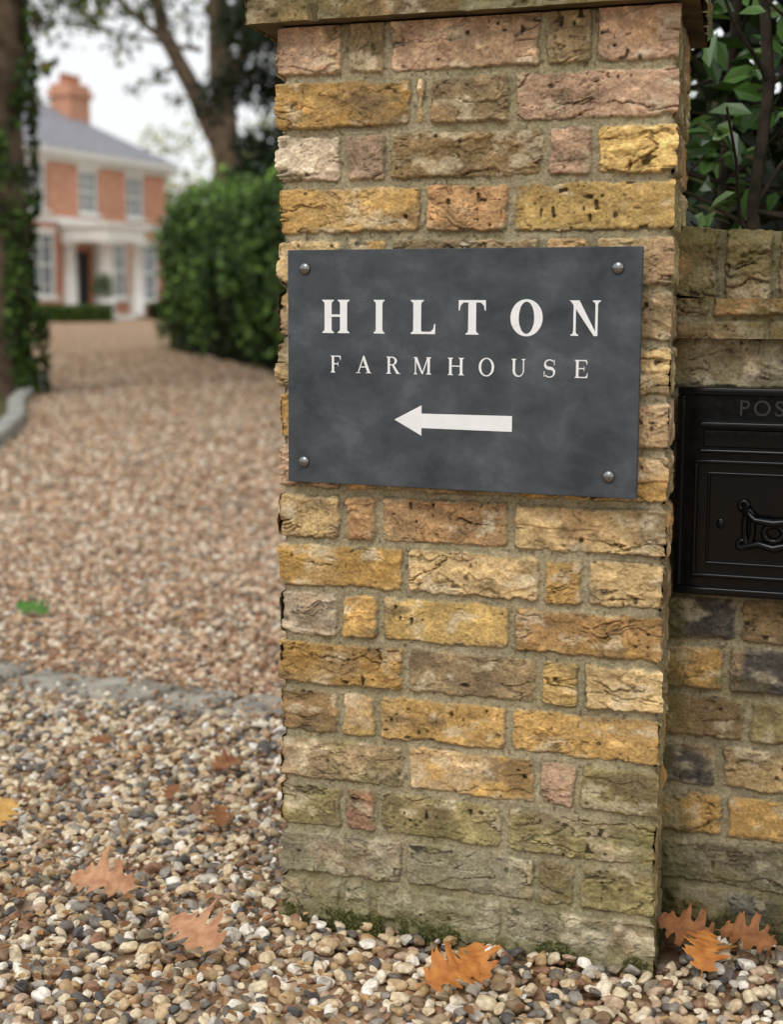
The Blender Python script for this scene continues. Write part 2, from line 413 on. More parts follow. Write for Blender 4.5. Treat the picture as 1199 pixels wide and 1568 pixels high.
# ---------------------------------------------------------------- sign
L0=A+.020*e1+(-.018)*e2; R0=A+.549*e1+(-.042)*e2
dv=R0-L0;SW=float(np.linalg.norm(dv));SA=math.atan2(dv[1],dv[0])
ST,SB=1.0315,.6905;SH=ST-SB
sign=empty('house_name_sign',(L0[0],L0[1],SB),SA)
m,nt,b=newmat('slate')
n,tc=bump(nt,b,140,.22,.0012,6)
na_=nt.nodes.new('ShaderNodeTexNoise');na_.inputs['Scale'].default_value=12;na_.inputs['Detail'].default_value=9;na_.inputs['Roughness'].default_value=.64;na_.inputs['Distortion'].default_value=.3
mp=nt.nodes.new('ShaderNodeMapping');mp.inputs['Rotation'].default_value=(0,.6,0);mp.inputs['Scale'].default_value=(1,1,1.3)
nt.links.new(tc.outputs['Object'],mp.inputs['Vector']);nt.links.new(mp.outputs[0],na_.inputs['Vector'])
rp=ramp(nt,na_.outputs['Fac'],[(.36,L4((54,58,62))),(.46,L4((65,70,74))),(.54,L4((71,76,80))),(.68,L4((88,94,97)))])
nt.links.new(rp.outputs['Color'],b.inputs['Base Color'])
rp2=ramp(nt,na_.outputs['Fac'],[(.35,(.46,)*3+(1,)),(.65,(.62,)*3+(1,))]);nt.links.new(rp2.outputs['Color'],b.inputs['Roughness'])
b.inputs['Specular IOR Level'].default_value=.28
M_slate=m
boxes('slate_plate',[(0,SW,0,.009,0,SH)],M_slate,sign,.0012,2)
M_white=mat_noise('sign_white',(230,232,232),(240,240,240),30,.6,200,.05,.0005)
def su(x): t=(x-445)/545.;return (t/2.065)/((1-t)/2.285+t/2.065)*SW
def sv(v): return (1-v)*SH
def istem(x0,x1,sf=.055,ex=.075,top=True,bot=True,y0=0,y1=1):
    P=[]
    if bot: P+=[(x0-ex,y0),(x1+ex,y0),(x1+ex,y0+sf*.6),(x1+.02,y0+sf*1.1),(x1,y0+sf*2.2)]
    else: P+=[(x0,y0),(x1,y0)]
    if top: P+=[(x1,y1-sf*2.2),(x1+.02,y1-sf*1.1),(x1+ex,y1-sf*.6),(x1+ex,y1),(x0-ex,y1),(x0-ex,y1-sf*.6),(x0-.02,y1-sf*1.1),(x0,y1-sf*2.2)]
    else: P+=[(x1,y1),(x0,y1)]
    if bot: P+=[(x0,y0+sf*2.2),(x0-.02,y0+sf*1.1),(x0-ex,y0+sf*.6)]
    return P
def rect(a,b_,c,d): return [(a,c),(b_,c),(b_,d),(a,d)]
def band(outer,inner):
    return [[outer[i],outer[i+1],inner[i+1],inner[i]] for i in range(len(outer)-1)]
def glyph(ch,T,t):
    P=[];s=.06
    if ch=='I': w=T+.16;P=[istem(.08,.08+T)]
    elif ch=='H': w=.84+T*.3;P=[istem(.08,.08+T),istem(w-.08-T,w-.08),rect(.08+T*.5,w-.08-T*.5,.49,.49+t)]
    elif ch=='L': w=.66+T*.3;P=[istem(.08,.08+T),rect(.08+T*.5,w-.03,0,t),[(w-.16,t*.8),(w,0),(w,.3),(w-.03,.3),(w-.06,.15)]]
    elif ch=='T':
        w=.74+T*.3;c=w/2;P=[istem(c-T/2,c+T/2,top=False,y1=.97),rect(.02,w-.02,1-t,1)]
        P+=[[(0,1),(0,.7),(.03,.7),(.06,.84),(.16,1-t*.8)],[(w,1),(w-.16,1-t*.8),(w-.06,.84),(w-.03,.7),(w,.7)]]
    elif ch in 'FE':
        w=.6+T*.3 if ch=='F' else .66+T*.3
        P=[istem(.08,.08+T),rect(.08+T*.5,w-.03,1-t,1),[(w-.03,1),(w-.14,1-t*.8),(w-.07,.86),(w-.04,.74),(w-.01,.74)],rect(.08+T*.5,w-.17,.49,.49+t),rect(w-.19,w-.16,.38,.64)]
        if ch=='E': P+=[rect(.08+T*.5,w-.02,0,t),[(w-.14,t*.8),(w,0),(w+.02,.28),(w-.01,.28),(w-.05,.13)]]
    elif ch=='N':
        w=.88+T*.2;P=[istem(.12,.12+t),istem(w-.12-t,w-.12,bot=False),[(.0,1),(.05+T,1),(w-.12,0),(w-.12-t*1.5,0),(.06,.95)]]
    elif ch=='M':
        w=1.05+T*.2;c=w/2;P=[istem(.12,.12+t),istem(w-.1-T,w-.1),[(.03,1),(.1+T,1),(c+t,.02),(c-t*.5,.02),(.1,.94)],[(c-t*.5,.02),(c+t*.6,.02),(w-.1-T*.5,1),(w-.1-T,1)]]
    elif ch=='A':
        w=.86;c=w/2;P=[[(.1,.02),(.1+t,.02),(c+.02,.98),(c-.03,1.0)],[(c-.03,1.02),(c+.04,1.02),(w-.06,.02),(w-.06-T*1.1,.02),(c-.06,.86)],rect(.24,w-.24,.33,.33+t),rect(0,.26,0,.035),rect(w-.32,w,0,.035)]
    elif ch=='O':
        w=.9+T*.2;n=40;o=[];i=[]
        for k in range(n+1):
            a=2*math.pi*k/n;o.append((w/2+w/2*math.cos(a),.5+.53*math.sin(a)));i.append((w/2+(w/2-T*1.05)*math.cos(a),.5+(.53-t)*math.sin(a)))
        P=band(o,i)
    elif ch=='U':
        w=.86;n=20;P=[istem(.1,.1+T,bot=False,y0=.34),istem(w-.1-t,w-.1,bot=False,y0=.34)];o=[];i=[]
        for k in range(n+1):
            a=math.pi+math.pi*k/n;c=w/2
            o.append((c+(c-.1)*math.cos(a),.35+.37*math.sin(a)));
            il=.1+T;ir=w-.1-t;i.append(((il+ir)/2+(ir-il)/2*math.cos(a),.35+(.37-t*1.2)*math.sin(a)))
        P+=band(o,i)
    elif ch=='R':
        w=.82;P=[istem(.08,.08+T)];n=16;o=[];i=[]
        for k in range(n+1):
            a=math.pi/2-math.pi*k/n
            o.append((.34+.3*math.cos(a),.745+.255*math.sin(a)));i.append((.34+(.3-T)*math.cos(a),.745+(.255-t)*math.sin(a)))
        P+=band(o,i);P+=[rect(.08+T*.5,.345,1-t,1),rect(.08+T*.5,.345,.49,.49+t),[(.33,.5),(.33+T*.9,.52),(w-.03,0),(w-.05-T*1.1,0)],rect(w-.16,w+.02,0,.035)]
    elif ch=='S':
        w=.58;n=44;o=[]
        for k in range(n+1):
            q=k/n
            if q<.5: a=rad(35+ (270-35)*(q/.5)); cx,cy,rx,ry=w/2,.74,w/2-.06,.235
            else: a=rad(90-(90+145)*((q-.5)/.5)); cx,cy,rx,ry=w/2,.26,w/2-.05,.25
            hw=(t*.5+ (T*.55-t*.3)*math.exp(-((q-.5)/.17)**2)); 
            o.append((cx+rx*math.cos(a),cy+ry*math.sin(a),hw))
        oo=[];ii=[]
        for k in range(n+1):
            p0=o[max(0,k-1)];p1=o[min(n,k+1)];dx,dy=p1[0]-p0[0],p1[1]-p0[1];l=math.hypot(dx,dy)+1e-6
            nx,ny=-dy/l,dx/l;x,y,hw=o[k];oo.append((x+nx*hw,y+ny*hw));ii.append((x-nx*hw,y-ny*hw))
        P=band(oo,ii)+[rect(w-.07,w-.035,.68,.98),rect(.01,.045,.02,.34)]
    return P,w
V=[];F=[];lay=0
def addpolys(P,ox,oz,sx_,sz_):
    global lay
    for p in P:
        lay+=1;yy=-.0004-(lay%7)*.00006
        ar=sum(p[i][0]*p[(i+1)%len(p)][1]-p[(i+1)%len(p)][0]*p[i][1] for i in range(len(p)))
        if ar<0: p=p[::-1]
        b0_=len(V)
        for x,y in p: V.append((ox+x*sx_,yy,oz+y*sz_))
        F.append(tuple(range(b0_,b0_+len(p))))
def word(chars,ext,vt,vb,T,t):
    zt,zb_=sv(vt),sv(vb);h=zt-zb_
    for ch,(xa,xb) in zip(chars,ext):
        P,w=glyph(ch,T,t);ua,ub=su(xa),su(xb)
        addpolys(P,ua,zb_,(ub-ua)/w,h)
word('HILTON',[(498,540),(577,594),(634,672),(708,750),(788,838),(879,930)],.211,.352,.235,.07)
word('FARMHOUSE',[(511,527),(550,574),(597,618),(638,667),(692,717),(740,764),(790,813),(841,859),(889,909)],.448,.520,.14,.062)
mesh_py('lettering',V,F,M_white,sign)
V=[];F=[]
addpolys([[(su(610),sv(.713)),(su(652),sv(.777)),(su(652),sv(.649))],[(su(651.5),sv(.745)),(su(793),sv(.747)),(su(793),sv(.682)),(su(651.5),sv(.684))]],0,0,1,1)
mesh_py('arrow',V,F,M_white,sign)
M_steel=newgloss('steel_screw',(.25,.25,.25,1),.28,1.0)
for i,(x,v) in enumerate([(472,.079),(953,.083),(470,.91),(946,.912)]):
    uv('screw_cap_%d'%(i+1),.0086,(su(x),-.001,sv(v)),(1,.6,1),M_steel,sign,28)
    boxes('standoff_%d'%(i+1),[(su(x)-.006,su(x)+.006,.0085,.03,sv(v)-.006,sv(v)+.006)],M_steel,sign)

# ---------------------------------------------------------------- ground & drive
def grid_sheet(name,x0,x1,y0,y1,nx,ny,zf,mat):
    X,Y=np.meshgrid(np.linspace(x0,x1,nx),np.concatenate([np.linspace(y0,60,ny),np.linspace(70,y1,10)]))
    ny2=X.shape[0];Z=zf(X,Y)
    idx=np.arange(nx*ny2).reshape(ny2,nx)
    F=np.stack([idx[:-1,:-1],idx[:-1,1:],idx[1:,1:],idx[1:,:-1]],-1).reshape(-1,4)
    return mesh_np(name,np.stack([X,Y,Z],-1).reshape(-1,3),F,mat)
M_gr=mat_noise('leafy_ground',(70,66,38),(96,92,50),1.5,1,30,.6,.03)
grid_sheet('ground',-300,300,-40,500,80,101,lambda X,Y:g(Y)-.006,M_gr)
m,nt,b=newmat('gravel_sheet')
tc=nt.nodes.new('ShaderNodeTexCoord');vo=nt.nodes.new('ShaderNodeTexVoronoi');vo.inputs['Scale'].default_value=26
nt.links.new(tc.outputs['Object'],vo.inputs['Vector'])
sp=nt.nodes.new('ShaderNodeSeparateColor');nt.links.new(vo.outputs['Color'],sp.inputs[0])
dpal=[(204,176,148),(218,196,168),(160,132,106),(194,162,132),(162,148,132),(226,210,188),(142,114,90),(200,168,138),(182,154,126)]
def palramp(nt,fac,pal,k=1.0): return ramp(nt,fac,[(i/len(pal),L4(c,k)) for i,c in enumerate(pal)],'CONSTANT')
rp=palramp(nt,sp.outputs[0],dpal,.97)
rd=ramp(nt,vo.outputs['Distance'],[(.3,(1,1,1,1)),(.8,(.45,.4,.35,1))])
mx=nt.nodes.new('ShaderNodeMixRGB');mx.blend_type='MULTIPLY';mx.inputs[0].default_value=1
nt.links.new(rp.outputs[0],mx.inputs[1]);nt.links.new(rd.outputs[0],mx.inputs[2])
nz_=nt.nodes.new('ShaderNodeTexNoise');nz_.inputs['Scale'].default_value=3.5;nz_.inputs['Detail'].default_value=8;nz_.inputs['Roughness'].default_value=.8
nt.links.new(tc.outputs['Object'],nz_.inputs['Vector'])
r3=ramp(nt,nz_.outputs['Fac'],[(.34,(.60,.51,.43,1)),(.5,(.95,.91,.86,1)),(.64,(1.22,1.18,1.12,1))])
mx2=nt.nodes.new('ShaderNodeMixRGB');mx2.blend_type='MULTIPLY';mx2.inputs[0].default_value=1
nt.links.new(mx.outputs[0],mx2.inputs[1]);nt.links.new(r3.outputs[0],mx2.inputs[2]);nt.links.new(mx2.outputs[0],b.inputs['Base Color'])
bp=nt.nodes.new('ShaderNodeBump');bp.invert=True;bp.inputs['Distance'].default_value=.015;bp.inputs['Strength'].default_value=.8
nt.links.new(vo.outputs['Distance'],bp.inputs['Height']);nt.links.new(bp.outputs[0],b.inputs['Normal']);b.inputs['Roughness'].default_value=.9;b.inputs['Specular IOR Level'].default_value=.15
M_gs=m
Lb=[(-40,-6),(-4,-3.4),(4,-3.1),(7,-2.75),(9.9,-2.6),(13,-3.2),(15.4,-3.55),(18,-4.0),(24,-5.9),(32,-8.2),(40,-10.6),(46,-12.6),(60,-17)]
Rb=[(-40,6),(-4,4),(4,3.0),(7,1.2),(10,.5),(14,-.35),(18,-1.2),(22,-2.3),(28,-3.9),(32,-4.2),(40,-4.2),(46,-3.5),(60,-2)]
ys=np.linspace(-20,59,160)
lx=np.interp(ys,[p[0] for p in Lb],[p[1] for p in Lb]);rx=np.interp(ys,[p[0] for p in Rb],[p[1] for p in Rb])
nx=12;T=np.linspace(0,1,nx)
X=lx[:,None]*(1-T)+rx[:,None]*T;Y=np.repeat(ys[:,None],nx,1);Z=g(Y)+.002
idx=np.arange(X.size).reshape(X.shape);F=np.stack([idx[:-1,:-1],idx[:-1,1:],idx[1:,1:],idx[1:,:-1]],-1).reshape(-1,4)
mesh_np('driveway',np.stack([X,Y,Z],-1).reshape(-1,3),F,M_gs)

from mathutils import noise as mn
def pebble_coll(name,pal,n=7,k=1.0):
    c=bpy.data.collections.new(name)
    m,nt,b=newmat(name+'_stone')
    oi=nt.nodes.new('ShaderNodeObjectInfo');rp=palramp(nt,oi.outputs['Random'],pal,k)
    tc=nt.nodes.new('ShaderNodeTexCoord');no=nt.nodes.new('ShaderNodeTexNoise');no.inputs['Scale'].default_value=1.9;no.inputs['Detail'].default_value=2
    no.noise_dimensions='4D';nt.links.new(oi.outputs['Random'],no.inputs['W']);
    nt.links.new(tc.outputs['Object'],no.inputs['Vector'])
    r2=ramp(nt,no.outputs['Fac'],[(.3,(.64,.60,.54,1)),(.7,(1.2,1.18,1.14,1))])
    mx=nt.nodes.new('ShaderNodeMixRGB');mx.blend_type='MULTIPLY';mx.inputs[0].default_value=1
    nt.links.new(rp.outputs[0],mx.inputs[1]);nt.links.new(r2.outputs[0],mx.inputs[2]);nt.links.new(mx.outputs[0],b.inputs['Base Color'])
    b.inputs['Roughness'].default_value=.5;b.inputs['Specular IOR Level'].default_value=.4
    rr=random.Random(99)
    for i in range(n):
        bm=bmesh.new();bmesh.ops.create_icosphere(bm,subdivisions=2 if 'drive' in name else 3,radius=1)
        o=Vector((i*5.1,i*2.3,0));sx3=(1.0,rr.uniform(.58,.9),rr.uniform(.40,.66))
        cuts=[(Vector((rr.gauss(0,1),rr.gauss(0,1),rr.gauss(0,1))).normalized(),rr.uniform(.5,.8)) for _ in range(7)]
        for v in bm.verts:
            p=v.co.copy()
            for nrm,dd in cuts:
                q=p.dot(nrm)
                if q>dd: p-=nrm*(q-dd)*.88
            p*=1+.2*mn.noise(v.co*1.1+o)+.05*mn.noise(v.co*3.3+o)
            v.co=Vector((p.x*sx3[0],p.y*sx3[1],p.z*sx3[2]))
        me=bpy.data.meshes.new(f'{name}_pebble_{i}');bm.to_mesh(me);bm.free()
        for p in me.polygons:p.use_smooth=True
        me.materials.append(m);ob=bpy.data.objects.new(me.name,me);c.objects.link(ob)
    return c
def scatter(name,P,S,Rt,coll,n=7):
    me=bpy.data.meshes.new(name);me.vertices.add(len(P));me.vertices.foreach_set('co',P.astype(np.float32).ravel())
    a=me.attributes.new('rot','FLOAT_VECTOR','POINT');a.data.foreach_set('vector',Rt.astype(np.float32).ravel())
    a=me.attributes.new('scl','FLOAT','POINT');a.data.foreach_set('value',S.astype(np.float32))
    a=me.attributes.new('idx','INT','POINT');a.data.foreach_set('value',rng.integers(0,n,len(P)).astype(np.int32))
    o=bpy.data.objects.new(name,me);link(o)
    ng=bpy.data.node_groups.new(name+'_nodes','GeometryNodeTree')
    ng.interface.new_socket('Geometry',in_out='INPUT',socket_type='NodeSocketGeometry');ng.interface.new_socket('Geometry',in_out='OUTPUT',socket_type='NodeSocketGeometry')
    N=ng.nodes;gi=N.new('NodeGroupInput');go=N.new('NodeGroupOutput');ip=N.new('GeometryNodeInstanceOnPoints')
    ci=N.new('GeometryNodeCollectionInfo');ci.inputs['Collection'].default_value=coll;ci.inputs['Separate Children'].default_value=True;ci.inputs['Reset Children'].default_value=True
    def na(nm,t):
        x=N.new('GeometryNodeInputNamedAttribute');x.data_type=t;x.inputs['Name'].default_value=nm;return x.outputs[0]
    l=ng.links
    l.new(gi.outputs[0],ip.inputs['Points']);l.new(ci.outputs[0],ip.inputs['Instance']);ip.inputs['Pick Instance'].default_value=True
    l.new(na('idx','INT'),ip.inputs['Instance Index']);l.new(na('rot','FLOAT_VECTOR'),ip.inputs['Rotation']);l.new(na('scl','FLOAT'),ip.inputs['Scale'])
    l.new(ip.outputs[0],go.inputs[0])
    md=o.modifiers.new('scatter','NODES');md.node_group=ng
    return o
npal=[(226,214,192),(198,174,138),(176,148,110),(134,112,88),(144,138,130),(84,82,82),(188,182,172),(188,164,140),(234,229,220),(132,122,102),(142,108,84),(206,187,156),(112,106,100),(216,201,172),(160,141,114),(208,193,166)]
sa=np.array([-1.9,4.33]);sb=np.array([.6,3.13]);sd=(sb-sa)/np.linalg.norm(sb-sa);sn=np.array([-sd[1],sd[0]])
def side(X,Y): return (X-sa[0])*sn[0]+(Y-sa[1])*sn[1]
def inside_walls(X,Y):
    dx=X-A[0];dy=Y-A[1];ls=dx*e1[0]+dy*e1[1];ld=dx*e2[0]+dy*e2[1]
    p=(ls>-.004)&(ls<.60)&(ld>-.002)&(ld<.35)
    w=(ls>.55)&(ld>.178)&(ld<.42)
    return p|w
def jgrid(x0,x1,y0,y1,sp):
    X,Y=np.meshgrid(np.arange(x0,x1,sp),np.arange(y0,y1,sp));X=X+rng.uniform(-.5,.5,X.shape)*sp;Y=Y+rng.uniform(-.5,.5,X.shape)*sp
    return X.ravel(),Y.ravel()
def mk(X,Y,smin,smax,zb=0.0):
    n=len(X);s=smin+(smax-smin)*rng.random(n)**1.6
    z=g(Y)+.002+s*.35+rng.random(n)*.008+zb+.006*vn(X*4,Y*4,5)
    Rt=np.stack([rng.normal(0,.35,n),rng.normal(0,.35,n),rng.uniform(0,6.28,n)],-1)
    return np.stack([X,Y,z],-1),s,Rt
c1=pebble_coll('gravel_stones',npal,8,1.08)
X,Y=jgrid(-1.7,1.5,1.6,4.4,.0168);sdv=side(X,Y)
k=(sdv<-.07)&~inside_walls(X,Y)&(X>-.30*Y-.3)&~((X>.25)&(Y>2.3));X,Y=X[k],Y[k]
P,S,Rt=mk(X,Y,.0072,.0175)
scatter('gravel',P,S,Rt,c1,8)
c2=pebble_coll('driveway_stones',dpal+[(130,122,112),(230,222,206),(172,130,100),(116,96,78)],7,1.04)
X,Y=jgrid(-3.9,.9,3.0,7.0,.0205);sdv=side(X,Y)
k=(sdv>.07)&~inside_walls(X,Y)&(X>-.29*Y-.25)&(X<.06*Y);X,Y=X[k],Y[k]
X2,Y2=jgrid(-6.5,.3,7.0,26,.034);k=(X2>-.27*Y2-.2)&(X2<-.03*Y2)&(X2>np.interp(Y2,[p[0] for p in Lb],[p[1] for p in Lb]))&(X2<np.interp(Y2,[p[0] for p in Rb],[p[1] for p in Rb]))&(rng.random(len(X2))<np.clip((27-Y2)/17,0,1)**1.5);X2,Y2=X2[k],Y2[k]
P1=mk(X,Y,.0085,.018);P2=mk(X2,Y2,.012,.025)
X3,Y3=jgrid(-1.9,.6,2.9,4.6,.022);sdv=side(X3,Y3);k=(np.abs(sdv)<.115)&(rng.random(len(X3))<.20+.55*ss(.03,.1,np.abs(sdv))+.25*vn(X3*5,Y3*5,3))&~inside_walls(X3,Y3);P3=mk(X3[k],Y3[k],.006,.013,.018)
scatter('driveway_gravel',np.concatenate([P1[0],P2[0],P3[0]]),np.concatenate([P1[1],P2[1],P3[1]]),np.concatenate([P1[2],P2[2],P3[2]]),c2)
M_sett=mat_noise('sett_stone',(126,122,112),(174,168,154),14,.88,70,.8,.010)
se=empty('stone_sett_edging',(sa[0],sa[1],0),math.atan2(sd[1],sd[0]))
x=0;i=0;Ls=float(np.linalg.norm(sb-sa))
while x<Ls:
    w=random.uniform(.16,.28);dd=random.uniform(-.022,.022);zz=random.uniform(.002,.014)
    o=boxes('sett_%d'%(i+1),[(x+.008,x+w-.008,-.095+dd,.095+dd,-.05,zz)],M_sett,se,.016,4)
    a1=[random.uniform(-.014,.014) for _ in range(4)]
    for v in o.data.vertices:
        v.co.x+=a1[0]*(v.co.y/.09)+random.uniform(-.003,.003);v.co.y+=a1[1]*((v.co.x-x)/w-.5)*2+random.uniform(-.003,.003);v.co.z+=random.uniform(-.0015,.0015)+a1[2]*.3*(v.co.y/.09)
    x+=w;i+=1
ke=empty('stone_kerb')
M_kerb=mat_noise('kerb_stone',(130,128,120),(170,168,160),6,.85,60,.5,.006)
kp=[(-3.3,3),(-2.95,6),(-2.68,8),(-2.60,9.9),(-2.86,11.6),(-3.25,13.2),(-3.50,14.6),(-3.62,15.8),(-3.95,17.3)]
for i in range(len(kp)-1):
    a=np.array(kp[i]);b_=np.array(kp[i+1]);n=max(1,int(np.linalg.norm(b_-a)/.8));
    for j in range(n):
        p=a+(b_-a)*j/n;q_=a+(b_-a)*(j+1)/n;l=float(np.linalg.norm(q_-p));o=boxes('kerb_block_%d_%d'%(i,j),[(.01,l-.01,-.07,.07,-.05,.11)],M_kerb,ke,.02,3)
        o.location=(p[0],p[1],float(g(p[1])));o.rotation_euler=(0,0,math.atan2(q_[1]-p[1],q_[0]-p[0]))

# ---------------------------------------------------------------- foliage
TPL=np.array([(0,0,0),(.28,.5,.1),(.68,.42,.1),(1,0,-.04),(.68,-.42,.1),(.28,-.5,.1)])
def leafmesh(name,C,size,colr,mat,parent=None,nb=None,aspect=.5,ndir=1.0):
    N=len(C);n=rng.normal(0,1,(N,3));n/=np.linalg.norm(n,axis=1)[:,None]
    if nb is not None: n=n*ndir+nb
    n/=np.linalg.norm(n,axis=1)[:,None]+1e-9
    r=rng.normal(0,1,(N,3));t=np.cross(n,r);t/=np.linalg.norm(t,axis=1)[:,None]+1e-9;b=np.cross(n,t)
    size=np.broadcast_to(size,(N,))
    V=C[:,None,:]+size[:,None,None]*(TPL[None,:,0:1]*t[:,None,:]+TPL[None,:,1:2]*aspect*b[:,None,:]+TPL[None,:,2:3]*n[:,None,:])
    V=V-0.5*size[:,None,None]*t[:,None,:]
    base=np.arange(N)[:,None]*6
    F=np.concatenate([base+np.array([0,1,2,3]),base+np.array([0,3,4,5])])
    return mesh_np(name,V.reshape(-1,3),F,mat,parent,np.clip(np.repeat(colr,6,axis=0),0,1),smooth=False)
def pal(N,cols,k=1.0,j=.2):
    c=np.array([lin(x) for x in cols])[rng.integers(0,len(cols),N)]
    return c*k*(1+rng.uniform(-j,j,N))[:,None]
GD=[(46,64,26),(58,80,32),(40,56,22),(70,94,38),(86,110,48)]
GL=[(88,110,40),(108,124,48),(74,98,36),(132,138,58),(150,146,62)]
GY=[(186,184,116),(170,176,108),(198,188,118),(152,164,100)]  # distant foliage, haze painted in as paler yellow-greens
def clusters(cent,rads,per,flat=.8):
    C=[];
    for c,r in zip(cent,rads):
        k=int(per*r*r)
        d=rng.normal(0,1,(k,3));d/=np.linalg.norm(d,axis=1)[:,None];d*=(rng.random(k)**.45)[:,None]*r;d[:,2]*=flat
        C.append(c+d)
    return np.concatenate(C)
hp=[(1.6,8.5),(1.1,12),(.35,16),(-.35,19),(-1.6,22.5),(-3.55,28.0)]
hs=np.linspace(0,1,400);hx=np.interp(hs,np.linspace(0,1,len(hp)),[p[0] for p in hp]);hy=np.interp(hs,np.linspace(0,1,len(hp)),[p[1] for p in hp])
he=empty('clipped_hedge')
def hedgept(t,phi,shr=0.0):
    x=np.interp(t,hs,hx);y=np.interp(t,hs,hy);H=2.1+.5*t+.16*vn(t*18,0*t,3)+.09*vn(t*60,phi*5,4)
    w=.85+.14*vn(t*22,phi*4,6)
    endr=np.sqrt(np.clip(1-np.clip((t-.95)/.05,0,1)**2,0,1));w=w*(.1+.9*endr);H=H*(.82+.18*endr)
    ang=(1-(phi+1)/2)*math.pi
    cx=np.cos(ang);sz=np.sin(ang)
    px=np.sign(cx)*np.abs(cx)**.35*w;pz=np.abs(sz)**.45*H
    return np.stack([x+px*.95*(1-shr),y+px*.3*(1-shr),g(y)+pz*(1-shr*.4)],-1),np.stack([cx,0*cx-.3,sz],-1)
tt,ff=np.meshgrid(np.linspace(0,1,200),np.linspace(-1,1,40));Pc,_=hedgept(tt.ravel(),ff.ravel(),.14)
idx=np.arange(tt.size).reshape(tt.shape);F=np.stack([idx[:-1,:-1],idx[:-1,1:],idx[1:,1:],idx[1:,:-1]],-1).reshape(-1,4)
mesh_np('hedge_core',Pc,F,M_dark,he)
N=26000;t=rng.random(N)**.7;ph=np.tanh(rng.uniform(-1.6,1.6,N))/np.tanh(1.6)
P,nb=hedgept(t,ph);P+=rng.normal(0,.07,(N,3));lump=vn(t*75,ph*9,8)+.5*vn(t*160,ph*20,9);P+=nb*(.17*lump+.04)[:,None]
cl=pal(N,GD,1.2,.4)*np.clip(1+.55*lump,.25,2)[:,None]  # shade painted into leaf colour: hollows darker, bulges lighter
cl[nb[:,2]>.75]*=1.5  # upward-facing leaves painted lighter, as if lit from above
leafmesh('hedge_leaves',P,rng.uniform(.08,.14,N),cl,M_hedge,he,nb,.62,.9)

def limb(p0,p1,r0,r1,n=8,w=.1):
    p0=np.array(p0,float);p1=np.array(p1,float);L=np.linalg.norm(p1-p0);pts=[];off=np.zeros(3)
    for i in range(n+1):
        t=i/n;off=off+rng.normal(0,w*L/n,3) if 0<i else off
        pts.append(tuple(p0+(p1-p0)*t+off*min(1,t*3)))
    return pts,[r0+(r1-r0)*i/n for i in range(n+1)]
def tree(name,base,trunk,limbs,cents,rads,per,lsize,colors,mat=M_leaf,k=1.0,twigs=5,flat=.8):
    e=empty(name,base);T=[]
    T.append(trunk);T+=limbs
    for c,r in zip(cents,rads):
        src=min([p for L in [trunk]+limbs for p in L[0]],key=lambda q:np.linalg.norm(np.array(q)-np.array(c)))
        T.append(limb(src,c,.04,.012,5,.2))
        for _ in range(twigs):
            d=rng.normal(0,1,3);d/=np.linalg.norm(d);T.append(limb(c,np.array(c)+d*r*.9,.014,.004,4,.2))
    tubes('trunk_and_limbs',T,M_bark,e,12,.008)
    C=clusters(np.array(cents),rads,per,flat);cv=pal(len(C),colors,k)
    cv*=(1+.35*vn(C[:,0]*1.5,C[:,2]*1.5+C[:,1],7))[:,None]
    leafmesh('leaves',C,rng.uniform(.7,1.3,len(C))*lsize,cv,mat,e,np.array([0,0,.6]))
    return e
bx,by=-3.88,14.9;bz=float(g(by))
tk=([(0,0,-.1),(.0,0,.4),(.03,.02,1.5),(.0,0,2.6),(.08,.05,3.8),(.15,.1,5.4),(.2,.1,7)],[.44,.37,.34,.33,.32,.22,.12])
lb=[limb((.1,.05,3.7),(1.6,.6,5.1),.13,.04),limb((.1,.05,4.6),(-2,-.4,6),.14,.04),limb((.12,.1,5.),(.6,-1.6,6.6),.12,.03),limb((.15,.1,5.6),(.4,2.,7.2),.1,.03)]
ce=[(x,y,z) for x,y,z in rng.uniform((-3,-2.4,4.9),(2.6,2.4,9),(34,3))]+[(.65,0,3.95),(.9,.2,3.75),(1.2,.1,4.25),(1.6,.2,4.5),(.5,-.1,3.5),(.6,-.1,3.1),(.8,0,4.1),(.5,-.1,2.75)]
tree('ivy_clad_tree',(bx,by,bz),tk,lb,ce,[.75]*34+[.28,.22,.3,.35,.2,.15,.25,.15],300,.12,GL+GD)
iv=bpy.data.objects['ivy_clad_tree']
N=6500;zz=rng.random(N)**1.1*4.2;an=rng.uniform(0,6.283,N);rr_=.33+.10*np.clip(vn(an*1.4,zz*1.6,31)+.25,0,1)+rng.random(N)*.05+.1*np.clip(.9-zz,0,1)
kk=(vn(an*1.6,zz*1.7,33)+.8*np.cos(an)+.25*(zz<1.4)>.6);P=np.stack([.03+rr_*np.cos(an),rr_*np.sin(an),zz],-1)[kk]
nb=np.stack([np.cos(an),np.sin(an),.3+0*an],-1)[kk]
leafmesh('ivy',P,rng.uniform(.06,.1,len(P)),pal(len(P),GD,1.0,.35),M_hedge,iv,nb,.8)
ug=empty('ivy_undergrowth')
cen=[(-4.7,13.5,.25),(-4.5,14.6,.35),(-5.2,15.3,.6),(-4.8,16.2,.5),(-5.9,14.2,.7),(-5.4,17,.8),(-6.2,18.5,.9),(-6.8,16.5,1.0),(-7.5,20,1.2),(-8.5,22.5,1.3),(-3.7,11.6,.15),(-3.5,10,.12),(-4.3,11.9,.3),(-9.5,26,1.5),(-11.5,30,1.8)]
C=clusters(np.array([(a,b,c+float(g(b))) for a,b,c in cen]),[.6,.6,.9,.6,1,1,1.2,1.3,1.5,1.6,.35,.4,.6,2,2.3],800);leafmesh('leaves',C,rng.uniform(.08,.13,len(C)),pal(len(C),GD,1.0,.35),M_hedge,ug,np.array([0,0,.6]))
bx,by=-3.35,33;bz=float(g(by))
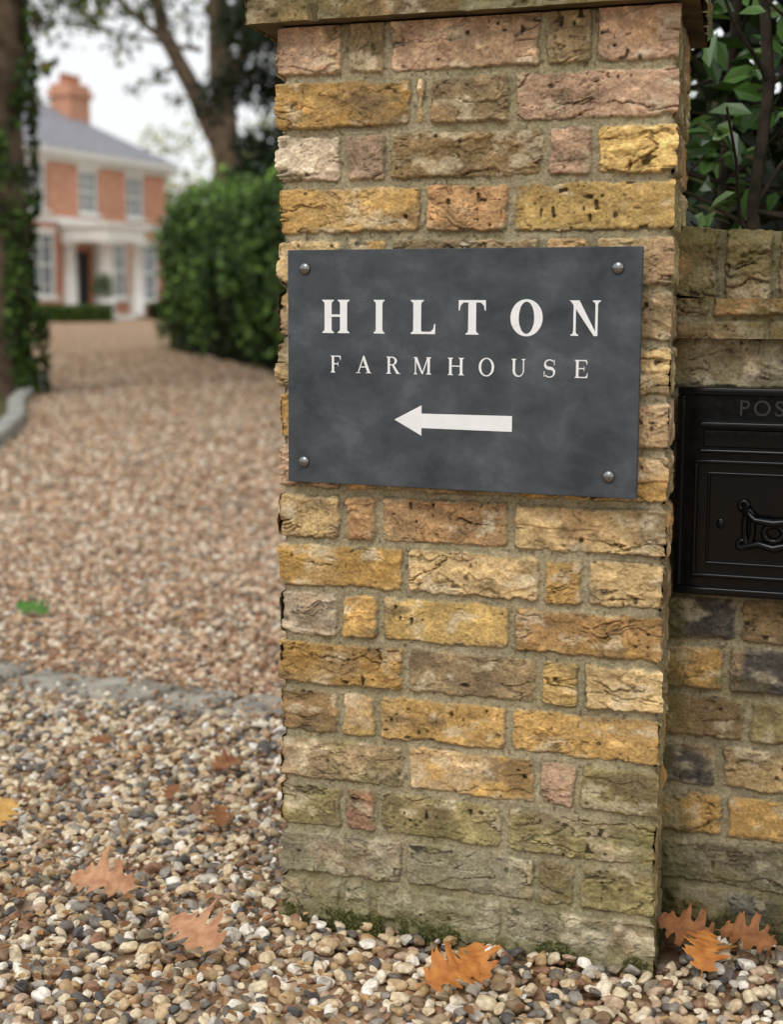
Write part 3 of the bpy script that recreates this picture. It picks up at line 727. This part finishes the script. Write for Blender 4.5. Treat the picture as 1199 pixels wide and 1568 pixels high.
tk=([(0,0,-.1),(0,0,1.5),(-.1,0,3),(-.2,0,4.2),(-.3,.1,5.5),(-.35,.1,7.2),(-.2,0,10)],[.42,.34,.31,.29,.26,.22,.12])
lb=[limb((-.2,0,3.8),(-1.5,.1,6.4),.22,.16,8,.04),limb((-1.5,.1,6.4),(-2.1,0,10),.16,.07),limb((-.3,0,4.9),(.9,0,7.8),.15,.07,8,.05),limb((-1.3,0,6.0),(-3.4,-.5,8.2),.08,.03),limb((-.7,0,6),(-2.6,.5,6.5),.06,.02)]
ce=[(x,y,z) for x,y,z in rng.uniform((-4.4,-1.6,6.6),(3.0,2,12),(60,3))]+[(-2.3,-.5,6.0),(-1.6,0,5.5),(-3,-.6,6.6),(.7,0,5.9),(1.1,0,5.2),(.1,.2,6.5),(-3.6,0,7),(-2.7,0,7.1),(-.6,.3,7.0),(-4.4,0,7.6),(-5.2,0,7.9),(-4.9,.4,7.2),(-1.9,0,6.9),(.2,0,5.4),(-1.0,0,6.6),(.6,0,6.6),(-4.0,0,6.5),(-1.2,-.3,4.9),(-2.1,0,5.2)]
tree('forked_tree',(bx,by,bz),tk,lb,ce,[.75]*60+[.5,.3,.45,.6,.5,.5,.35,.4,.5,.5,.5,.3,.5,.5,.5,.5,.3,.3,.3],150,.17,GL+GD[:3])
cen=[];rds=[]
for _ in range(70):
    z=rng.uniform(.8,6.3);w=1.35*(1-max(0,(z-4.5))/3.5)
    a=rng.uniform(0,6.28);q_=w*rng.random()**.5;cen.append((q_*math.cos(a)+(.9 if rng.random()<.4 else 0),q_*math.sin(a),z));rds.append(.55)
tree('yew_tree',(-1.95,27.5,float(g(27.5))),([(0,0,0),(0,0,2),(.1,0,5)],[.25,.2,.05]),[],cen,rds,650,.14,[(30,44,22),(40,56,26),(24,36,18)],M_hedge,1.0,2)
dt=empty('distant_trees');cen=[];rds=[];T=[]
for i in range(46):
    x=-75+i*3.3+rng.uniform(-1,1);y=rng.uniform(84,105);hh=rng.uniform(8,11.5) if not(-16<x<-6) else rng.uniform(11,13.5)
    T.append(limb((x,y,.4),(x+rng.uniform(-.5,.5),y,hh*.8),.3,.08,6,.05))
    for _ in range(12):
        a=rng.uniform(0,6.28);z=rng.uniform(.25,1);q_=2.9*math.sqrt(max(.1,1-((z-.5)/.55)**2))*rng.random()**.5
        cen.append((x+q_*math.cos(a),y+q_*math.sin(a),.6+z*hh));rds.append(rng.uniform(1.,1.7))
tubes('trunks',T,M_bark,dt,8)
C=clusters(np.array(cen),rds,26);cv=pal(len(C),GY+GL[:1],1.0);leafmesh('leaves',C,rng.uniform(.35,.6,len(C)),cv,M_leaf,dt,np.array([0,-.3,.5]))

# laurel behind the wall (wall local frame)
la=empty('laurel_shrub',(Wo[0],Wo[1],0),ANG)
T=[];tips=[]
for i in range(18):
    x=rng.uniform(-.15,1.3) if i>3 else rng.uniform(-.08,.2);y=rng.uniform(.42,1.0);x1=x+rng.uniform(-.25,.25);y1=y+rng.uniform(-.1,.4)
    l=limb((x,y,.0),(x1,y1,2.3),.017,.006,10,.12);T.append(l)
    for p in l[0][3:]:
        for _ in range(3):
            d=np.array([rng.normal(0,.22),rng.normal(-.03,.2),rng.uniform(-.05,.3)]);q_=np.array(p)+d
            T.append(limb(p,q_,.005,.002,4,.15));tips.append(q_)
tubes('branches',T,mat_noise('laurel_bark',(34,28,20),(64,54,40),30,.9),la,7)
tips=np.array(tips);tips=tips[(tips[:,1]>.3)]
C=np.repeat(tips,12,axis=0)+rng.normal(0,.055,(len(tips)*12,3));
C=C[(C[:,2]>1.0)]
keep=rng.random(len(C))<np.where(C[:,2]<1.22,.35,1.0)
C=C[keep]
LG=[(56,86,36),(70,104,44),(90,126,58),(44,68,28),(116,148,78)]
leafmesh('leaves',C,rng.uniform(.045,.085,len(C)),pal(len(C),LG,1.15,.35),M_laurel,la,np.array([0,-.4,.9]),.46,.8)
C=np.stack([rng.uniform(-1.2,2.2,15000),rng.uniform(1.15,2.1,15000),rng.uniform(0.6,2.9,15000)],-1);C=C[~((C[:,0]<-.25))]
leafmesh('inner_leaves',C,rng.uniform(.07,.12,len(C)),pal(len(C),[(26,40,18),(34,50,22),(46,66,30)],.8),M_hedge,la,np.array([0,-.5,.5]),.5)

# ---------------------------------------------------------------- house
hsx=empty('brick_house',(-11.65,52,.57),math.atan2(.907,.42))
m,nt,b=newmat('house_brick')
tc=nt.nodes.new('ShaderNodeTexCoord');no=nt.nodes.new('ShaderNodeTexNoise');no.inputs['Scale'].default_value=3;no.inputs['Detail'].default_value=5
nt.links.new(tc.outputs['Object'],no.inputs['Vector']);rp=ramp(nt,no.outputs['Fac'],[(.3,L4((190,134,106))),(.7,L4((212,158,130)))])
nt.links.new(rp.outputs[0],b.inputs['Base Color']);b.inputs['Roughness'].default_value=.9
M_hb=m
M_hw=mat_noise('house_white',(228,226,218),(240,238,232),3,.6)
M_gl=newgloss('window_glass',(.22,.25,.27,1),.08)
M_rf=mat_noise('slate_roof',(124,124,130),(150,150,156),5,.8)
M_door=newgloss('door_paint',(.03,.035,.035,1),.3)
wL,wR,HD,EH=-7.0,7.3,6.4,5.5
wins=[(2.41,3.65,5.15,1.1),(5.26,3.65,5.15,1.1),(-.5,3.65,5.15,1.1),(-3.4,3.65,5.15,1.1),(-5.8,3.65,5.15,1.1),(-.2,.75,2.9,1.35),(5.95,.65,2.75,1.5),(4.2,.75,2.7,1.0),(-3.4,.75,2.9,1.35)]
door=(1.8,0,2.35,1.1)
xs=sorted(set([wL,wR]+[c-w/2 for c,a,b_,w in wins]+[c+w/2 for c,a,b_,w in wins]+[1.25,2.35]))
zs=sorted(set([0,EH]+[a for c,a,b_,w in wins]+[b_ for c,a,b_,w in wins]+[2.35]))
def inhole(x,z):
    for c,a,b_,w in wins+[door]:
        if abs(x-c)<w/2-1e-4 and a<z<b_: return True
    return False
V=[];F=[]
for i in range(len(xs)-1):
    for j in range(len(zs)-1):
        if inhole((xs[i]+xs[i+1])/2,(zs[j]+zs[j+1])/2): continue
        k=len(V);V+=[(xs[i],0,zs[j]),(xs[i+1],0,zs[j]),(xs[i+1],0,zs[j+1]),(xs[i],0,zs[j+1])];F.append((k,k+1,k+2,k+3))
k=len(V);V+=[(wL,0,0),(wR,0,0),(wR,HD,0),(wL,HD,0),(wL,0,EH),(wR,0,EH),(wR,HD,EH),(wL,HD,EH)]
F+=[(k+1,k+2,k+6,k+5),(k+2,k+3,k+7,k+6),(k+3,k,k+4,k+7)]
mesh_py('walls',V,F,M_hb,hsx)
wf=[];gl=[]
for c,a,b_,w in wins:
    x0,x1=c-w/2,c+w/2
    gl.append((x0,x1,.12,.14,a,b_))
    wf+=[(x0,x0+.1,.03,.115,a,b_),(x1-.1,x1,.03,.115,a,b_),(x0+.1,x1-.1,.03,.115,b_-.1,b_),(x0+.1,x1-.1,.03,.115,a,a+.1),
         (x0+.1,x1-.1,.06,.11,(a+b_)/2-.04,(a+b_)/2+.04),(c-.03,c+.03,.065,.105,a+.1,(a+b_)/2-.04),(c-.03,c+.03,.065,.105,(a+b_)/2+.04,b_-.1),
         (x0+.1,x1-.1,.07,.10,a+.38,a+.42),(x0+.1,x1-.1,.07,.10,b_-.42,b_-.38),
         (x0-.1,x1+.1,-.12,.028,a-.12,a-.002),(x0-.08,x1+.08,-.03,.02,b_+.002,b_+.14)]
boxes('window_frames',wf,M_hw,hsx);boxes('window_glazing',gl,M_gl,hsx)
boxes('front_door',[(1.27,2.33,.1,.15,0,2.33)],M_door,hsx)
boxes('string_course_and_cornice',[(wL-.05,wR+.05,-.08,-.004,3.25,3.45),(wL-.35,wR+.35,-.38,HD+.3,EH,EH+.22),(wL-.18,wR+.18,-.16,-.003,EH-.2,EH-.003),(wR+.004,wR+.08,-.08,HD,3.25,3.45)],M_hw,hsx)
pt=[(.72,2.88,-2.0,-.09,2.62,3.1),(.6,3.0,-2.12,-.088,3.1,3.24),(.8,2.8,-1.9,-.01,-.1,.16)]
boxes('portico_entablature',pt,M_hw,hsx)
cl=[]
for cx_,cy_ in [(.95,-1.8),(2.65,-1.8),(.95,-.25),(2.65,-.25)]:
    cl.append(([(cx_,cy_,.16),(cx_,cy_,.24),(cx_,cy_,.25),(cx_,cy_,1.2),(cx_,cy_,2.5),(cx_,cy_,2.52),(cx_,cy_,2.62)],[.29,.29,.24,.24,.20,.27,.29]))
tubes('portico_columns',cl,M_hw,hsx,16)
V=[(wL-.4,-.4,EH+.221),(wR+.4,-.4,EH+.221),(wR+.4,HD+.35,EH+.221),(wL-.4,HD+.35,EH+.221),(wL+3.1,HD/2,EH+2.3),(wR-3.1,HD/2,EH+2.3)]
mesh_py('roof',V,[(0,1,5,4),(1,2,5),(2,3,4,5),(3,0,4)],M_rf,hsx)
def cham(x,y,zt): 
    return [(x-.6,x+.6,y-.45,y+.45,EH+.6,zt),(x-.7,x+.7,y-.55,y+.55,zt-.45,zt-.25)]
chx,chy=5.0,2.6
boxes('chimney',cham(chx,chy,EH+3.0),M_hb,hsx)
tubes('chimney_pots',[([(chx+d,chy,EH+3.0),(chx+d,chy,EH+3.35),(chx+d,chy,EH+3.37)],[.16,.13,.16]) for d in (-.4,0,.4)],M_hb,hsx,12)
def boxhedge(name,p,q_,w,h):
    e=empty(name,(p[0],p[1],float(g(p[1]))),math.atan2(q_[1]-p[1],q_[0]-p[0]));L=math.hypot(q_[0]-p[0],q_[1]-p[1])
    boxes('hedge_core',[(.05,L-.05,-w/2+.05,w/2-.05,0,h-.05)],M_dark,e,.05)
    n=int(L*1200);C=np.stack([rng.uniform(0,L,n),rng.uniform(-w/2,w/2,n),rng.uniform(0,h,n)],-1)
    f=rng.integers(0,3,n);C[f==0,1]=-w/2;C[f==1,2]=h;C[f==2,1]=w/2;C+=rng.normal(0,.03,C.shape)
    leafmesh('leaves',C,.08,pal(n,GD+GL[:1],1.3),M_hedge,e,np.array([0,-.4,.6]))
boxhedge('box_hedge',(-11.6,47.2),(-8.95,48.9),.7,.5)
boxhedge('box_hedge',(-8.3,53.8),(-6.4,58),.7,.55)
pt_=empty('potted_shrub',(-9.55,51.0,.57))
tubes('pot',[([(0,0,0),(0,0,.5),(0,0,.55)],[.2,.3,.3])],mat_noise('terracotta',(90,84,78),(120,110,100)),pt_,14)
C=clusters(np.array([(0,0,1.0),(0,0,1.3)]),[.45,.35],3000);leafmesh('leaves',C,.08,pal(len(C),GD,1.1),M_hedge,pt_)

# ---------------------------------------------------------------- fallen leaves
def mat_dry(name,c1,c2): return mat_noise(name,c1,c2,45,.65,160,.6,.003)
MD=[mat_dry('dry_leaf_tan',(162,112,78),(198,150,112)),mat_dry('dry_leaf_orange',(160,94,40),(196,130,62)),mat_dry('dry_leaf_brown',(118,74,42),(156,104,62)),mat_dry('green_leaf',(54,98,26),(84,128,42)),mat_dry('yellow_leaf',(182,136,66),(206,164,88))]
# red-oak outline (half): position along the leaf, half width; pointed lobes and rounded sinuses
HALF=[(0,.010),(.15,.010),(.17,.05),(.19,.12),(.22,.21),(.25,.20),(.28,.13),(.32,.14),(.35,.22),(.38,.34),(.41,.31),(.44,.34),(.465,.25),(.48,.16),(.51,.14),(.54,.18),(.57,.29),(.60,.40),(.635,.34),(.67,.36),(.68,.25),(.69,.16),(.72,.14),(.75,.19),(.79,.28),(.82,.23),(.83,.16),(.86,.12),(.89,.15),(.93,.15),(.935,.09),(.965,.05),(1.0,.0)]
def oakleaf(name,loc,size,rz,mat,curl=.2,tilt=(0.3,0),zo=.030):
    V=[];F=[];n=len(HALF);ph=size*311+loc[0]*9
    qs=(1,.75,.5,.25,0)
    def zf(x,y): return curl*(y*y*1.0)-curl*.22*(x-.5)**2+.10*curl*math.sin(x*8+ph)*abs(y)*3+.02*math.sin(x*21+ph)*y*3+.012*math.cos(x*52)*min(1,abs(y)*8)
    for i,(t,w) in enumerate(HALF):
        rib=t-.16*w
        for s_,ql in ((1,qs),(-1,qs[:-1][::-1])):
            for q_ in ql:
                x=rib+(t-rib)*q_+.010*math.sin(i*3.1+s_+ph)*q_;y=s_*w*q_*(1+.12*math.sin(i*1.1+s_*2+ph))
                V.append(((x-.5)*size,y*size,zf(x,y)*size))
    k=9
    for i in range(n-1):
        for j in range(k-1):
            a=i*k+j;F.append((a,a+1,a+k+1,a+k))
    o=mesh_py(name,V,F,mat,None,True)
    M=Matrix.Translation((loc[0],loc[1],float(g(loc[1]))+zo))@Matrix.Rotation(tilt[0],4,'X')@Matrix.Rotation(tilt[1],4,'Y')@Matrix.Rotation(rz,4,'Z')
    o.matrix_world=M;return o
oakleaf('fallen_oak_leaf',(-.452,2.345),.125,rad(172),MD[0],.6,(.42,.05),.050)
oakleaf('fallen_oak_leaf',(-.28,2.140),.122,rad(140),MD[0],.5,(.40,-.08),.050)
oakleaf('fallen_oak_leaf',(.085,2.005),.112,rad(28),MD[1],.7,(.45,.12),.052)
oakleaf('fallen_oak_leaf',(.125,2.03),.085,rad(95),MD[1],.8,(.45,-.1),.054)
oakleaf('fallen_oak_leaf',(.445,2.150),.105,rad(160),MD[2],.7,(.5,.15),.054)
oakleaf('fallen_oak_leaf',(.520,2.140),.10,rad(-25),MD[2],.7,(.4,-.15),.052)
oakleaf('fallen_oak_leaf',(.452,2.085),.10,rad(75),MD[1],.6,(.4,.1),.048)
oakleaf('fallen_oak_leaf',(-.34,3.03),.08,rad(30),MD[2],.8,(.4,.1),.036)
oakleaf('fallen_oak_leaf',(-.31,2.70),.07,rad(100),MD[2],.8,(.4,.2),.036)
oakleaf('green_leaf',(-1.10,4.62),.13,rad(160),MD[3],.6,(.4,.1),.042)
oakleaf('fallen_oak_leaf',(-.710,2.68),.10,rad(80),MD[4],.6,(.4,.1),.044)
oakleaf('fallen_oak_leaf',(-.62,3.2),.06,rad(200),MD[2],.8,(.3,.2),.036)
oakleaf('fallen_oak_leaf',(-.42,2.86),.06,rad(250),MD[2],.8,(.3,.1),.036)
n=2300;Yl=2.0+38*rng.random(n)**1.5;Xl=rng.uniform(-.27,-.03,n)*Yl;C=np.stack([Xl,Yl,g(Yl)+.032],-1)
ok=(Xl>np.interp(Yl,[p[0] for p in Lb],[p[1] for p in Lb]));C=C[ok]
n2=90;Yn=rng.uniform(1.9,3.5,n2);Xn=rng.uniform(-.27,-.05,n2)*Yn;C=np.concatenate([C,np.stack([Xn,Yn,g(Yn)+.026],-1),np.stack([rng.uniform(-.2,.4,25),rng.uniform(1.9,2.03,25),np.full(25,.012)],-1)])
n=len(C)
sz=rng.uniform(.010,.024,n)*(1+np.clip(C[:,1]-3,0,8)*.2)
leafmesh('leaf_litter',C,sz,pal(n,[(160,114,74),(134,98,66),(180,146,98),(148,114,80)],.95),M_litter,None,np.array([0,0,2.0]),.6,.7)
n=5200;sA=rng.uniform(0,PW,n);hh=rng.random(n)**2*.03;C=np.stack([s0+sA,-.003-rng.random(n)*.010*(1-hh/.032),-.004+hh],-1)
kk=(vn(sA*16,hh*10,3)+.5*vn(sA*60,hh*60,4)>.0);C=C[kk]
mo=empty('moss',(A[0],A[1],0),ANG)
leafmesh('moss_tufts',C,rng.uniform(.0025,.005,len(C)),pal(len(C),[(84,90,42),(66,72,32),(104,106,56)],.85),M_litter,mo,np.array([0,-1,.6]),.6)

# ---------------------------------------------------------------- sky, sun, camera
w=bpy.data.worlds.new('World');scn.world=w;w.use_nodes=True;nt=w.node_tree;bg=nt.nodes['Background']
sk=nt.nodes.new('ShaderNodeTexSky');sk.sky_type='NISHITA';sk.sun_disc=False;sk.sun_elevation=rad(48);sk.sun_rotation=rad(205);sk.air_density=1;sk.dust_density=4
mx=nt.nodes.new('ShaderNodeMixRGB');mx.inputs[0].default_value=.88;mx.inputs[2].default_value=(10.9,11.0,11.1,1)
nt.links.new(sk.outputs[0],mx.inputs[1]);nt.links.new(mx.outputs[0],bg.inputs['Color']);bg.inputs['Strength'].default_value=.1
sl=bpy.data.lights.new('sun','SUN');sl.energy=1.2;sl.angle=rad(26);sl.color=(1,.985,.955)
so=bpy.data.objects.new('sun',sl);col.objects.link(so)
dirv=Vector((math.sin(rad(205))*math.cos(rad(48)),math.cos(rad(205))*math.cos(rad(48)),math.sin(rad(48))))
so.rotation_euler=dirv.to_track_quat('Z','Y').to_euler();so.location=(0,0,20)
cam=bpy.data.cameras.new('camera');co=bpy.data.objects.new('camera',cam);col.objects.link(co)
p=7.53
co.matrix_world=Matrix.Translation((0,0,.945))@Matrix.Rotation(rad(90-p),4,'X')@Matrix.Rotation(rad(.3),4,'Z')
cam.sensor_fit='VERTICAL';cam.sensor_height=24;cam.lens=35.79;cam.clip_end=2000;cam.clip_start=.05
cam.dof.use_dof=True;cam.dof.focus_distance=2.2;cam.dof.aperture_fstop=2.6
scn.camera=co
scn.view_settings.view_transform='Standard';scn.view_settings.look='None';scn.view_settings.exposure=0
